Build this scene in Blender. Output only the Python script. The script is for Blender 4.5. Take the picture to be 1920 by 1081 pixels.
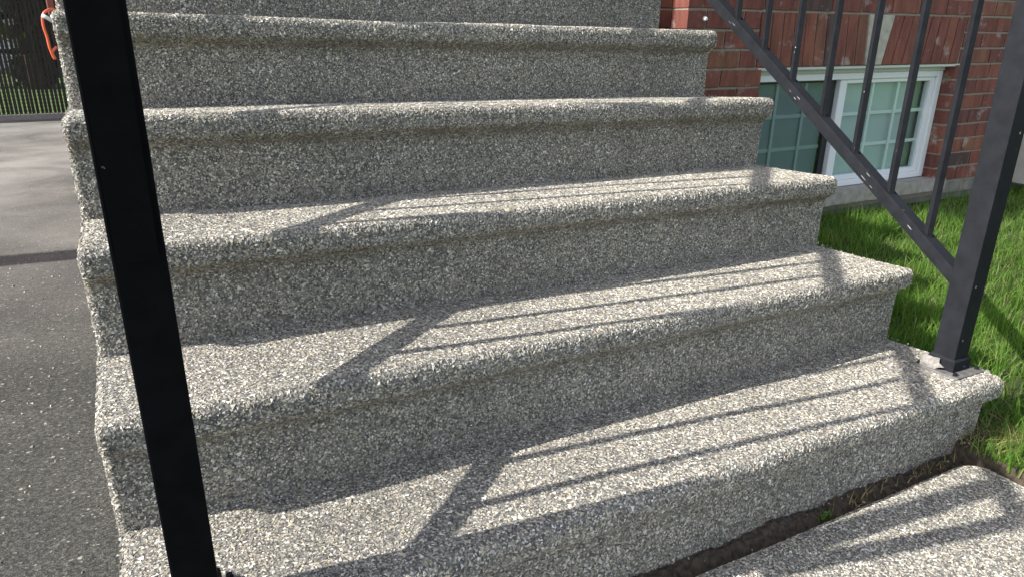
import bpy, bmesh, math, random
import numpy as np
from mathutils import Vector, Matrix

R = math.radians
scene = bpy.context.scene
for o in list(bpy.data.objects):
    bpy.data.objects.remove(o)

# ------------------------------------------------------------------ camera
cam_data = bpy.data.cameras.new('camera')
cam_data.sensor_width = 36.0
cam_data.lens = 1349.93 / 1920 * 36.0
cam_data.clip_start = 0.02
cam_data.clip_end = 2000
cam = bpy.data.objects.new('camera', cam_data)
scene.collection.objects.link(cam)
cam.location = (0.1070, -0.8023, 0.9365)
cam.rotation_euler = (R(69.8084), R(-0.7064), R(-27.7771))
scene.camera = cam

# ------------------------------------------------------------------ sky, sun, exposure
SUN_AZ = R(6.0)           # degrees behind the line of the steps, coming from the left
SUN_EL = R(37.0)
sun_dir = Vector((-math.cos(SUN_AZ) * math.cos(SUN_EL), math.sin(SUN_AZ) * math.cos(SUN_EL), math.sin(SUN_EL)))
world = bpy.data.worlds.new('World')
scene.world = world
world.use_nodes = True
wn = world.node_tree.nodes
wl = world.node_tree.links
bg = next((n for n in wn if n.type == 'BACKGROUND'), None) or wn.new('ShaderNodeBackground')
wo = next((n for n in wn if n.type == 'OUTPUT_WORLD'), None) or wn.new('ShaderNodeOutputWorld')
sky = wn.new('ShaderNodeTexSky')
sky.sky_type = 'NISHITA'
sky.sun_disc = False
sky.air_density = 0.8
sky.dust_density = 1.2
sky.ozone_density = 0.4
sky.sun_elevation = SUN_EL
sky.sun_rotation = math.atan2(sun_dir.x, sun_dir.y)
hz = wn.new('ShaderNodeHueSaturation')      # slightly milky summer sky
hz.inputs['Saturation'].default_value = 0.55
wl.new(sky.outputs[0], hz.inputs['Color'])
wl.new(hz.outputs[0], bg.inputs[0])
wl.new(bg.outputs[0], wo.inputs[0])
bg.inputs[1].default_value = 0.14
sl = bpy.data.lights.new('sun', 'SUN')
sl.energy = 4.1
sl.angle = R(0.53)
sl.color = (1.0, 0.955, 0.885)
sun = bpy.data.objects.new('sun', sl)
scene.collection.objects.link(sun)
sun.rotation_euler = (-sun_dir).to_track_quat('-Z', 'Y').to_euler()
sun.location = sun_dir * 30
vs = scene.view_settings
vs.view_transform = 'Standard'
vs.look = 'None'
vs.exposure = 1.06
vs.gamma = 1.0
vs.use_curve_mapping = False
scene.render.engine = 'CYCLES'

random.seed(7)
rng = np.random.default_rng(11)
C = scene.collection


# ------------------------------------------------------------------ helpers
def mesh_obj(name, verts, faces, mat, parent=None, smooth=False):
    me = bpy.data.meshes.new(name)
    me.from_pydata([tuple(v) for v in verts], [], [tuple(f) for f in faces])
    me.update()
    if mat: me.materials.append(mat)
    if smooth:
        for p in me.polygons: p.use_smooth = True
    o = bpy.data.objects.new(name, me)
    C.objects.link(o)
    if parent: o.parent = parent
    return o


def bm_obj(name, bm, mat, parent=None, smooth=False):
    me = bpy.data.meshes.new(name)
    bm.normal_update()
    bm.to_mesh(me); bm.free()
    if mat: me.materials.append(mat)
    if smooth:
        for p in me.polygons: p.use_smooth = True
    o = bpy.data.objects.new(name, me)
    C.objects.link(o)
    if parent: o.parent = parent
    return o


def fast_mesh(name, co, loops_per_face, nface, idx, mat, parent=None, cols=None, smooth=False):
    """co (N,3); idx flat loop indices; loops_per_face array of face sizes"""
    me = bpy.data.meshes.new(name)
    me.vertices.add(len(co))
    me.vertices.foreach_set('co', np.ascontiguousarray(co, dtype=np.float32).ravel())
    me.loops.add(len(idx))
    me.loops.foreach_set('vertex_index', np.ascontiguousarray(idx, dtype=np.int32))
    me.polygons.add(nface)
    st = np.concatenate([[0], np.cumsum(loops_per_face)[:-1]]).astype(np.int32)
    me.polygons.foreach_set('loop_start', st)
    me.update(calc_edges=True)
    if smooth:
        me.polygons.foreach_set('use_smooth', np.ones(nface, dtype=bool))
    else:
        me.polygons.foreach_set('use_smooth', np.zeros(nface, dtype=bool))
    if cols is not None:
        a = me.color_attributes.new('stone', 'FLOAT_COLOR', 'POINT')
        a.data.foreach_set('color', np.ascontiguousarray(cols, dtype=np.float32).ravel())
    if mat: me.materials.append(mat)
    o = bpy.data.objects.new(name, me)
    C.objects.link(o)
    if parent: o.parent = parent
    return o


def empty(name, loc=(0, 0, 0)):
    o = bpy.data.objects.new(name, None)
    o.empty_display_size = 0.05
    o.location = loc
    C.objects.link(o)
    return o


def tag(o, label=None, cat=None, group=None, kind=None):
    if label: o['label'] = label
    if cat: o['category'] = cat
    if group: o['group'] = group
    if kind: o['kind'] = kind
    return o


def box_bm(x0, x1, y0, y1, z0, z1, bevel=0.0, seg=1, bm=None):
    own = bm is None
    if own: bm = bmesh.new()
    vs_ = [bm.verts.new(p) for p in ((x0, y0, z0), (x1, y0, z0), (x1, y1, z0), (x0, y1, z0),
                                     (x0, y0, z1), (x1, y0, z1), (x1, y1, z1), (x0, y1, z1))]
    fs = []
    for f in ((0, 3, 2, 1), (4, 5, 6, 7), (0, 1, 5, 4), (1, 2, 6, 5), (2, 3, 7, 6), (3, 0, 4, 7)):
        fs.append(bm.faces.new([vs_[i] for i in f]))
    if bevel > 0 and own:
        bmesh.ops.bevel(bm, geom=bm.edges[:], offset=bevel, segments=seg, affect='EDGES', profile=0.6)
    return bm


def bar_bm(p0, p1, w, h, up=(0, 0, 1), bevel=0.0, ext0=0, ext1=0):
    """box section running from p0 to p1, w across, h along 'up'"""
    p0 = Vector(p0); p1 = Vector(p1)
    d = (p1 - p0).normalized()
    s = d.cross(Vector(up)).normalized()
    u = s.cross(d).normalized()
    bm = bmesh.new()
    vv = []
    for P in (p0 - d * ext0, p1 + d * ext1):
        for a, b in ((-1, -1), (1, -1), (1, 1), (-1, 1)):
            vv.append(bm.verts.new(P + s * (a * w / 2) + u * (b * h / 2)))
    for f in ((3, 2, 1, 0), (4, 5, 6, 7), (0, 1, 5, 4), (1, 2, 6, 5), (2, 3, 7, 6), (3, 0, 4, 7)):
        bm.faces.new([vv[i] for i in f])
    bmesh.ops.recalc_face_normals(bm, faces=bm.faces[:])
    if bevel > 0:
        bmesh.ops.bevel(bm, geom=bm.edges[:], offset=bevel, segments=2, affect='EDGES', profile=0.6)
    return bm


def tube(name, pts, rad, mat, parent=None, seg=8):
    pts = [Vector(p) for p in pts]
    verts, faces = [], []
    prev = None
    for i, p in enumerate(pts):
        d = (pts[min(i + 1, len(pts) - 1)] - pts[max(i - 1, 0)]).normalized()
        a = prev if prev is not None else Vector((0.31, 0.2, 0.93))
        s = d.cross(a).normalized(); u = s.cross(d).normalized(); prev = u
        r = rad[i] if hasattr(rad, '__len__') else rad
        for k in range(seg):
            t = 2 * math.pi * k / seg
            verts.append(p + (s * math.cos(t) + u * math.sin(t)) * r)
    for i in range(len(pts) - 1):
        for k in range(seg):
            k2 = (k + 1) % seg
            faces.append((i * seg + k, i * seg + k2, (i + 1) * seg + k2, (i + 1) * seg + k))
    faces.append(tuple(range(seg - 1, -1, -1)))
    faces.append(tuple(range((len(pts) - 1) * seg, len(pts) * seg)))
    return mesh_obj(name, verts, faces, mat, parent, smooth=True)


def spline(pts, n=6):
    pts = [Vector(p) for p in pts]; P = [pts[0]] + pts + [pts[-1]]; out = []
    for i in range(1, len(P) - 2):
        for k in range(n):
            t = k / n; a, b_, c_, d_ = P[i - 1], P[i], P[i + 1], P[i + 2]
            out.append(0.5 * ((2 * b_) + (-a + c_) * t + (2 * a - 5 * b_ + 4 * c_ - d_) * t * t + (-a + 3 * b_ - 3 * c_ + d_) * t ** 3))
    out.append(pts[-1]); return out


# cheap value noise for geometry
_perm = rng.random((64, 64, 64))
def vnoise(p, f):
    q = np.asarray(p, dtype=float) * f + 17.3
    i = np.floor(q).astype(int); t = q - i; t = t * t * (3 - 2 * t)
    out = 0
    for dx in (0, 1):
        for dy in (0, 1):
            for dz in (0, 1):
                w = (t[..., 0] if dx else 1 - t[..., 0]) * (t[..., 1] if dy else 1 - t[..., 1]) * (t[..., 2] if dz else 1 - t[..., 2])
                out = out + w * _perm[(i[..., 0] + dx) % 64, (i[..., 1] + dy) % 64, (i[..., 2] + dz) % 64]
    return out * 2 - 1


# ------------------------------------------------------------------ materials
def new_mat(name):
    m = bpy.data.materials.new(name)
    m.use_nodes = True
    nt = m.node_tree
    for n in list(nt.nodes): nt.nodes.remove(n)
    out = nt.nodes.new('ShaderNodeOutputMaterial')
    b = nt.nodes.new('ShaderNodeBsdfPrincipled')
    nt.links.new(b.outputs[0], out.inputs[0])
    return m, nt, b, out


def N(nt, typ, **kw):
    n = nt.nodes.new(typ)
    for k, v in kw.items():
        if k.startswith('i_'):
            n.inputs[k[2:].replace('_', ' ')].default_value = v
        else:
            setattr(n, k, v)
    return n


def ramp(nt, stops, interp='LINEAR'):
    n = nt.nodes.new('ShaderNodeValToRGB')
    cr = n.color_ramp
    cr.interpolation = interp
    while len(cr.elements) > 1: cr.elements.remove(cr.elements[-1])
    for i, (p, c) in enumerate(stops):
        e = cr.elements[0] if i == 0 else cr.elements.new(p)
        e.position = p
        e.color = (*c, 1) if len(c) == 3 else c
    return n


def mix(nt, fac, a, b, blend='MIX'):
    n = nt.nodes.new('ShaderNodeMix')
    n.data_type = 'RGBA'; n.blend_type = blend
    for sock, v in ((n.inputs[0], fac), (n.inputs[6], a), (n.inputs[7], b)):
        if hasattr(v, 'is_linked') or isinstance(v, bpy.types.NodeSocket): nt.links.new(v, sock)
        elif isinstance(v, (int, float)): sock.default_value = v
        else: sock.default_value = (*v, 1)
    return n.outputs[2]


def coords(nt, kind='Object', scale=None):
    tc = nt.nodes.new('ShaderNodeTexCoord')
    return tc.outputs[kind]


def bump(nt, b, height, strength, dist):
    n = nt.nodes.new('ShaderNodeBump')
    n.inputs['Strength'].default_value = strength
    n.inputs['Distance'].default_value = dist
    nt.links.new(height, n.inputs['Height'])
    nt.links.new(n.outputs[0], b.inputs['Normal'])
    return n


def mat_plain(name, col, rough=0.6, metal=0.0, noise=0.0, nscale=40, spec=0.5):
    m, nt, b, out = new_mat(name)
    b.inputs['Roughness'].default_value = rough
    b.inputs['Metallic'].default_value = metal
    b.inputs['Specular IOR Level'].default_value = spec
    if noise > 0:
        tx = N(nt, 'ShaderNodeTexNoise', i_Scale=nscale, i_Detail=5.0)
        nt.links.new(coords(nt), tx.inputs['Vector'])
        rp = ramp(nt, [(0.25, tuple(c * (1 - noise) for c in col)), (0.75, tuple(min(1, c * (1 + noise)) for c in col))])
        nt.links.new(tx.outputs[0], rp.inputs[0])
        nt.links.new(rp.outputs[0], b.inputs['Base Color'])
        bump(nt, b, tx.outputs[0], 0.15, 0.002)
    else:
        b.inputs['Base Color'].default_value = (*col, 1)
    return m


# aggregate: cement bed between the chips
def mat_cement():
    m, nt, b, out = new_mat('pebble_cement')
    g = coords(nt)
    v = N(nt, 'ShaderNodeTexVoronoi', i_Scale=170.0)
    nt.links.new(g, v.inputs['Vector'])
    hs = N(nt, 'ShaderNodeSeparateColor')
    nt.links.new(v.outputs['Color'], hs.inputs[0])
    rp = ramp(nt, [(0.0, (0.065, 0.063, 0.060)), (0.35, (0.115, 0.111, 0.104)), (0.7, (0.17, 0.163, 0.15)), (1.0, (0.25, 0.238, 0.215))])
    nt.links.new(hs.outputs[0], rp.inputs[0])
    nt.links.new(rp.outputs[0], b.inputs['Base Color'])
    b.inputs['Roughness'].default_value = 0.85
    bump(nt, b, v.outputs['Distance'], 0.8, 0.003)
    return m


def mat_chips():
    m, nt, b, out = new_mat('pebble_chips')
    a = N(nt, 'ShaderNodeAttribute', attribute_name='stone')
    tx = N(nt, 'ShaderNodeTexNoise', i_Scale=420.0, i_Detail=3.0)
    nt.links.new(coords(nt), tx.inputs['Vector'])
    rp = ramp(nt, [(0.3, (0.72, 0.72, 0.72)), (0.7, (1.2, 1.2, 1.2))])
    nt.links.new(tx.outputs[0], rp.inputs[0])
    c = mix(nt, 1.0, a.outputs['Color'], rp.outputs[0], 'MULTIPLY')
    nt.links.new(c, b.inputs['Base Color'])
    b.inputs['Roughness'].default_value = 0.55
    b.inputs['Specular IOR Level'].default_value = 0.4
    return m


def mat_asphalt():
    m, nt, b, out = new_mat('asphalt')
    g = coords(nt)
    fine = N(nt, 'ShaderNodeTexVoronoi', i_Scale=250.0)
    nt.links.new(g, fine.inputs['Vector'])
    sc = N(nt, 'ShaderNodeSeparateColor'); nt.links.new(fine.outputs['Color'], sc.inputs[0])
    base = ramp(nt, [(0.0, (0.027, 0.0265, 0.0248)), (0.45, (0.047, 0.046, 0.0428)), (0.8, (0.072, 0.0705, 0.0655)), (0.98, (0.097, 0.095, 0.088)), (0.992, (0.16, 0.156, 0.145)), (1.0, (0.24, 0.232, 0.215))])
    nt.links.new(sc.outputs[0], base.inputs[0])
    # bigger pale stones, sparse
    big = N(nt, 'ShaderNodeTexVoronoi', i_Scale=62.0)
    nt.links.new(g, big.inputs['Vector'])
    sb = N(nt, 'ShaderNodeSeparateColor'); nt.links.new(big.outputs['Color'], sb.inputs[0])
    pick = ramp(nt, [(0.955, (0, 0, 0)), (0.958, (1, 1, 1))]); nt.links.new(sb.outputs[1], pick.inputs[0])
    near = ramp(nt, [(0.22, (1, 1, 1)), (0.30, (0, 0, 0))]); nt.links.new(big.outputs['Distance'], near.inputs[0])
    pm = mix(nt, 1.0, pick.outputs[0], near.outputs[0], 'MULTIPLY')
    c1 = mix(nt, pm, base.outputs[0], (0.25, 0.24, 0.215))
    # pale dust drifting across the far part of the drive
    mp = N(nt, 'ShaderNodeMapping'); mp.inputs['Scale'].default_value = (0.55, 0.8, 1.0)
    nt.links.new(g, mp.inputs['Vector'])
    d1 = N(nt, 'ShaderNodeTexNoise', i_Scale=1.6, i_Detail=6.0, i_Roughness=0.62, i_Distortion=0.8)
    nt.links.new(mp.outputs[0], d1.inputs['Vector'])
    sx = N(nt, 'ShaderNodeSeparateXYZ'); nt.links.new(g, sx.inputs[0])
    mr = N(nt, 'ShaderNodeMapRange'); mr.inputs['From Min'].default_value = 1.4; mr.inputs['From Max'].default_value = 5.0
    mr.inputs['To Min'].default_value = 0.0; mr.inputs['To Max'].default_value = 1.0
    nt.links.new(sx.outputs[1], mr.inputs['Value'])
    dr = ramp(nt, [(0.30, (0.25, 0.25, 0.25)), (0.60, (1, 1, 1))]); nt.links.new(d1.outputs[0], dr.inputs[0])
    df = mix(nt, 1.0, dr.outputs[0], mr.outputs[0], 'MULTIPLY')
    sc2 = mix(nt, 0.74, (0, 0, 0), df)
    c2 = mix(nt, sc2, c1, (0.24, 0.238, 0.228))
    # wear of the whole drive
    w = N(nt, 'ShaderNodeTexNoise', i_Scale=2.2, i_Detail=5.0); nt.links.new(g, w.inputs['Vector'])
    wr = ramp(nt, [(0.3, (0.95, 0.95, 0.94)), (0.7, (1.4, 1.39, 1.35))]); nt.links.new(w.outputs[0], wr.inputs[0])
    c3 = mix(nt, 1.0, c2, wr.outputs[0], 'MULTIPLY')
    # rusty leaf stains
    st = N(nt, 'ShaderNodeTexNoise', i_Scale=9.0, i_Detail=4.0, i_Roughness=0.7); nt.links.new(g, st.inputs['Vector'])
    sr = ramp(nt, [(0.665, (0, 0, 0)), (0.73, (0.8, 0.8, 0.8))]); nt.links.new(st.outputs[0], sr.inputs[0])
    c4 = mix(nt, sr.outputs[0], c3, (0.075, 0.035, 0.018))
    nt.links.new(c4, b.inputs['Base Color'])
    b.inputs['Roughness'].default_value = 0.95
    b.inputs['Specular IOR Level'].default_value = 0.15
    n2 = N(nt, 'ShaderNodeTexNoise', i_Scale=320.0, i_Detail=2.0); nt.links.new(g, n2.inputs['Vector'])
    hh = N(nt, 'ShaderNodeMath', operation='ADD'); nt.links.new(fine.outputs['Distance'], hh.inputs[0]); nt.links.new(n2.outputs[0], hh.inputs[1])
    bump(nt, b, hh.outputs[0], 0.5, 0.002)
    return m


def mat_brick():
    m, nt, b, out = new_mat('red_brick')
    oi = N(nt, 'ShaderNodeObjectInfo')
    g = coords(nt, 'Object')
    base = ramp(nt, [(0.0, (0.205, 0.066, 0.046)), (0.2, (0.175, 0.056, 0.041)), (0.4, (0.225, 0.078, 0.050)), (0.55, (0.145, 0.050, 0.040)),
                     (0.70, (0.19, 0.060, 0.043)), (0.80, (0.095, 0.052, 0.047)), (0.90, (0.215, 0.088, 0.053)), (1.0, (0.125, 0.052, 0.044))], 'CONSTANT')
    nt.links.new(oi.outputs['Random'], base.inputs[0])
    # world-space offset so every brick differs
    geo = N(nt, 'ShaderNodeNewGeometry')
    mp = N(nt, 'ShaderNodeMapping'); mp.inputs['Scale'].default_value = (26, 26, 5.0)
    nt.links.new(geo.outputs['Position'], mp.inputs['Vector'])
    streak = N(nt, 'ShaderNodeTexNoise', i_Scale=1.0, i_Detail=4.0, i_Roughness=0.6)
    nt.links.new(mp.outputs[0], streak.inputs['Vector'])
    sr = ramp(nt, [(0.3, (0.55, 0.5, 0.5)), (0.55, (1.0, 1.0, 1.0)), (0.75, (1.35, 1.3, 1.25))]); nt.links.new(streak.outputs[0], sr.inputs[0])
    c = mix(nt, 1.0, base.outputs[0], sr.outputs[0], 'MULTIPLY')
    fine = N(nt, 'ShaderNodeTexNoise', i_Scale=160.0, i_Detail=4.0, i_Roughness=0.7); nt.links.new(geo.outputs['Position'], fine.inputs['Vector'])
    fr = ramp(nt, [(0.3, (0.75, 0.75, 0.75)), (0.7, (1.25, 1.25, 1.25))]); nt.links.new(fine.outputs[0], fr.inputs[0])
    c = mix(nt, 1.0, c, fr.outputs[0], 'MULTIPLY')
    # lime bloom
    ef = N(nt, 'ShaderNodeTexNoise', i_Scale=8.5, i_Detail=6.0, i_Roughness=0.65); nt.links.new(geo.outputs['Position'], ef.inputs['Vector'])
    er = ramp(nt, [(0.575, (0, 0, 0)), (0.69, (0.8, 0.8, 0.8))]); nt.links.new(ef.outputs[0], er.inputs[0])
    c = mix(nt, er.outputs[0], c, (0.40, 0.33, 0.30))
    nt.links.new(c, b.inputs['Base Color'])
    b.inputs['Roughness'].default_value = 0.82
    bump(nt, b, fine.outputs[0], 0.5, 0.002)
    return m


def mat_brick_wall():
    """brickwork out of the picture: upper walls, side walls"""
    m, nt, b, out = new_mat('brickwork')
    geo = N(nt, 'ShaderNodeNewGeometry')
    sp = N(nt, 'ShaderNodeSeparateXYZ'); nt.links.new(geo.outputs['Position'], sp.inputs[0])
    ad = N(nt, 'ShaderNodeMath', operation='ADD'); nt.links.new(sp.outputs[0], ad.inputs[0]); nt.links.new(sp.outputs[1], ad.inputs[1])
    cb = N(nt, 'ShaderNodeCombineXYZ'); nt.links.new(ad.outputs[0], cb.inputs[0]); nt.links.new(sp.outputs[2], cb.inputs[1])
    br = N(nt, 'ShaderNodeTexBrick')
    br.inputs['Color1'].default_value = (0.19, 0.045, 0.030, 1); br.inputs['Color2'].default_value = (0.11, 0.034, 0.028, 1)
    br.inputs['Mortar'].default_value = (0.27, 0.24, 0.21, 1)
    br.inputs['Scale'].default_value = 1.0; br.inputs['Mortar Size'].default_value = 0.005
    br.inputs['Brick Width'].default_value = 0.22; br.inputs['Row Height'].default_value = 0.0795
    nt.links.new(cb.outputs[0], br.inputs['Vector'])
    nt.links.new(br.outputs[0], b.inputs['Base Color'])
    b.inputs['Roughness'].default_value = 0.85
    bump(nt, b, br.outputs['Fac'], -0.5, 0.004)
    return m


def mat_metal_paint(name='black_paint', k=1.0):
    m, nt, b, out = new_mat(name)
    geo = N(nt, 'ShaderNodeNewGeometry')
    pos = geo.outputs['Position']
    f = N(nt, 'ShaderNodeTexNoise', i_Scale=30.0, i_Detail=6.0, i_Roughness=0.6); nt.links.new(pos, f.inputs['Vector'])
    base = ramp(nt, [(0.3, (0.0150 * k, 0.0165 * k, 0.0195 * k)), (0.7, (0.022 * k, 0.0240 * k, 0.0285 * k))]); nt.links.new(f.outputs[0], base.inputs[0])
    ch = N(nt, 'ShaderNodeTexVoronoi', i_Scale=48.0); nt.links.new(pos, ch.inputs['Vector'])
    sc = N(nt, 'ShaderNodeSeparateColor'); nt.links.new(ch.outputs['Color'], sc.inputs[0])
    pk = ramp(nt, [(0.90, (0, 0, 0)), (0.905, (1, 1, 1))]); nt.links.new(sc.outputs[0], pk.inputs[0])
    wob = N(nt, 'ShaderNodeTexNoise', i_Scale=260.0, i_Detail=2.0); nt.links.new(pos, wob.inputs['Vector'])
    ma = N(nt, 'ShaderNodeMath', operation='MULTIPLY_ADD'); ma.inputs[1].default_value = 0.35
    nt.links.new(wob.outputs[0], ma.inputs[0]); nt.links.new(ch.outputs['Distance'], ma.inputs[2])
    dr = ramp(nt, [(0.26, (1, 1, 1)), (0.30, (0, 0, 0))]); nt.links.new(ma.outputs[0], dr.inputs[0])
    fac = mix(nt, 1.0, pk.outputs[0], dr.outputs[0], 'MULTIPLY')
    c = mix(nt, fac, base.outputs[0], (0.42, 0.41, 0.40))
    nt.links.new(c, b.inputs['Base Color'])
    rr = ramp(nt, [(0.3, (0.34, 0.34, 0.34)), (0.7, (0.5, 0.5, 0.5))]); nt.links.new(f.outputs[0], rr.inputs[0])
    nt.links.new(rr.outputs[0], b.inputs['Roughness'])
    b.inputs['Specular IOR Level'].default_value = 0.03
    bump(nt, b, f.outputs[0], 0.12, 0.002)
    return m


def mat_blades(name, stops, trans=0.4):
    m, nt, b, out = new_mat(name)
    geo = N(nt, 'ShaderNodeNewGeometry')
    rp = ramp(nt, stops)
    nt.links.new(geo.outputs['Random Per Island'], rp.inputs[0])
    nt.links.new(rp.outputs[0], b.inputs['Base Color'])
    b.inputs['Roughness'].default_value = 0.5
    b.inputs['Specular IOR Level'].default_value = 0.3
    t = N(nt, 'ShaderNodeBsdfTranslucent')
    br = mix(nt, 1.0, rp.outputs[0], (1.5, 1.6, 0.9), 'MULTIPLY')
    nt.links.new(br, t.inputs[0])
    ms = N(nt, 'ShaderNodeMixShader'); ms.inputs[0].default_value = trans
    nt.links.new(b.outputs[0], ms.inputs[1]); nt.links.new(t.outputs[0], ms.inputs[2])
    nt.links.new(ms.outputs[0], out.inputs[0])
    return m


def mat_glass(name, tint, refl=1.0):
    m, nt, b, out = new_mat(name)
    nt.nodes.remove(b)
    tr = N(nt, 'ShaderNodeBsdfTransparent'); tr.inputs[0].default_value = (*tint, 1)
    gl = N(nt, 'ShaderNodeBsdfGlossy'); gl.inputs['Roughness'].default_value = 0.02
    gl.inputs[0].default_value = (refl, refl, refl, 1)
    lw = N(nt, 'ShaderNodeLayerWeight'); lw.inputs[0].default_value = 0.5
    pw = N(nt, 'ShaderNodeMath', operation='POWER'); pw.inputs[1].default_value = 4.0
    nt.links.new(lw.outputs['Facing'], pw.inputs[0])
    fr = N(nt, 'ShaderNodeMath', operation='MULTIPLY_ADD'); fr.inputs[1].default_value = 0.93; fr.inputs[2].default_value = 0.035
    nt.links.new(pw.outputs[0], fr.inputs[0])
    ms = N(nt, 'ShaderNodeMixShader')
    nt.links.new(fr.outputs[0], ms.inputs[0]); nt.links.new(tr.outputs[0], ms.inputs[1]); nt.links.new(gl.outputs[0], ms.inputs[2])
    nt.links.new(ms.outputs[0], out.inputs[0])
    return m


M_CEM = mat_cement(); M_CHIP = mat_chips(); M_ASPH = mat_asphalt()
M_BRICK = mat_brick(); M_BWALL = mat_brick_wall(); M_PAINT = mat_metal_paint(); M_PAINT_SHADED = mat_metal_paint('black_paint_shaded', 0.3)  # second paint is the same black with shade darkened into its colour
M_MORTAR = mat_plain('mortar', (0.27, 0.235, 0.19), 0.95, noise=0.25, nscale=120)
M_STONE = mat_plain('sill_stone', (0.44, 0.41, 0.34), 0.9, noise=0.25, nscale=30)
M_SILL = mat_plain('sill_limestone', (0.33, 0.305, 0.265), 0.9, noise=0.25, nscale=30)
M_FOUND = mat_plain('foundation_concrete', (0.22, 0.205, 0.18), 0.95, noise=0.35, nscale=14)
M_VINYL = mat_plain('white_vinyl', (0.80, 0.82, 0.84), 0.35)
M_TRIM = mat_plain('pale_trim', (0.55, 0.58, 0.52), 0.5)
M_GRILLE = mat_plain('window_grille', (0.80, 0.84, 0.84), 0.4)
M_DARK = mat_plain('dark_gasket', (0.02, 0.02, 0.022), 0.6)
M_SOIL = mat_plain('soil', (0.062, 0.047, 0.034), 1.0, noise=0.7, nscale=90)
M_GROUND = mat_plain('ground_turf', (0.085, 0.155, 0.030), 1.0, noise=0.4, nscale=8)
M_TURF = mat_plain('lawn_thatch', (0.045, 0.050, 0.018), 1.0, noise=0.5, nscale=50)
M_SLAT = mat_plain('fence_slat', (0.014, 0.013, 0.012), 0.6)
M_WIRE = mat_plain('fence_wire', (0.02, 0.02, 0.02), 0.5)
M_KERB = mat_plain('fence_kerb', (0.25, 0.24, 0.225), 0.9, noise=0.2)
M_ORANGE = mat_plain('orange_plastic', (0.75, 0.13, 0.05), 0.4)
M_WHITE = mat_plain('white_tape', (0.72, 0.72, 0.72), 0.6)
M_GREYBOX = mat_plain('grey_box_paint', (0.40, 0.39, 0.36), 0.6, noise=0.12, nscale=20)
M_WOOD = mat_plain('weathered_wood', (0.16, 0.12, 0.085), 0.9, noise=0.3, nscale=20)
M_BROWN = mat_plain('brown_board', (0.17, 0.062, 0.042), 0.8, noise=0.25, nscale=25)
M_PALE = mat_plain('pale_render', (0.62, 0.62, 0.60), 0.9, noise=0.08, nscale=5)
M_ROOF = mat_plain('roof_shingle', (0.07, 0.065, 0.06), 0.9, noise=0.3, nscale=20)
M_BARK = mat_plain('bark', (0.075, 0.055, 0.04), 0.95, noise=0.4, nscale=20)
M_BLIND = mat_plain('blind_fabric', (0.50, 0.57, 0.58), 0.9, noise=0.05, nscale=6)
M_BLIND2 = mat_plain('left_blind_fabric', (0.47, 0.52, 0.53), 0.9, noise=0.05, nscale=6)  # left blind, slightly darker than the right one
M_ROOM = mat_plain('room_dark', (0.22, 0.29, 0.28), 0.9)
M_GLASS = mat_glass('window_glass', (0.90, 0.95, 0.94))
M_SCREEN = mat_glass('screened_glass', (0.72, 0.78, 0.78), 0.7)
M_GRASS = mat_blades('grass_blades', [(0.0, (0.060, 0.135, 0.020)), (0.4, (0.118, 0.228, 0.036)), (0.75, (0.172, 0.300, 0.058)), (0.92, (0.235, 0.345, 0.09)), (0.975, (0.34, 0.32, 0.15)), (1.0, (0.42, 0.36, 0.19))], 0.5)
M_STRAW = mat_blades('straw_blades', [(0.0, (0.30, 0.23, 0.10)), (0.6, (0.38, 0.31, 0.16)), (1.0, (0.16, 0.17, 0.05))], 0.25)
M_LEAF = mat_blades('tree_leaves', [(0.0, (0.018, 0.036, 0.010)), (0.7, (0.034, 0.062, 0.016)), (1.0, (0.05, 0.08, 0.022))], 0.25)

# ------------------------------------------------------------------ key dimensions
RISE, RUN, OVER, WID = 0.19, 0.2722, 0.0343, 1.87
TSL, SIDE = -0.063, -0.0158      # treads have settled: they fall a little to the back and to the right
NST = 6
YEND = 1.94          # wall with the front door
YW = 1.63            # wall with the basement window
DR0, DRS = -0.032, -0.0023


def drive_z(y):
    return DR0 + DRS * min(max(y, -2.0), 11.0)


def lawn_z(x, y):
    return -0.012 + 0.018 * min(max(y, -0.9), 1.7) - 0.006 * min(max(x - 3.0, 0), 3)


# ------------------------------------------------------------------ ground
ys = [-400, -60, -20, -6, -2, 0, 2, 4, 6, 7.9, 8.15, 9, 11, 14, 30, 80, 400]
xs = [-400, -60, -15, -6, -2, 0, 3, 8, 20, 60, 400]
gv = [(x, y, drive_z(y) - 0.07 if y < 8 else drive_z(8.2) - 0.02) for y in ys for x in xs]
gf = [(j * len(xs) + i, j * len(xs) + i + 1, (j + 1) * len(xs) + i + 1, (j + 1) * len(xs) + i) for j in range(len(ys) - 1) for i in range(len(xs) - 1)]
tag(mesh_obj('ground', gv, gf, M_GROUND), 'green ground around the house and beyond the fence', kind='structure')

dy = np.linspace(-7, 8.185, 60)
dxs = [-7.5, -4, -2, -1, -0.3, 0.012]
dv = [(x, y, drive_z(y) + 0.004 * float(vnoise(np.array([x, y, 0.0]), 1.3))) for y in dy for x in dxs]
df = [(j * 6 + i, j * 6 + i + 1, (j + 1) * 6 + i + 1, (j + 1) * 6 + i) for j in range(59) for i in range(5)]
tag(mesh_obj('driveway', dv, df, M_ASPH, smooth=True), 'grey asphalt driveway along the left side of the steps', kind='structure')

# lawn sheet right of the steps
lx = np.linspace(1.80, 9, 40); ly = np.linspace(-7, YW + 0.05, 50)
lv = [(x, y, lawn_z(x, y) + 0.012 * float(vnoise(np.array([x, y, 3.0]), 4))) for y in ly for x in lx]
lf = [(j * 40 + i, j * 40 + i + 1, (j + 1) * 40 + i + 1, (j + 1) * 40 + i) for j in range(49) for i in range(39)]
lawn = tag(mesh_obj('lawn', lv, lf, M_TURF, smooth=True), 'lawn between the steps and the brick house', kind='structure')

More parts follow.
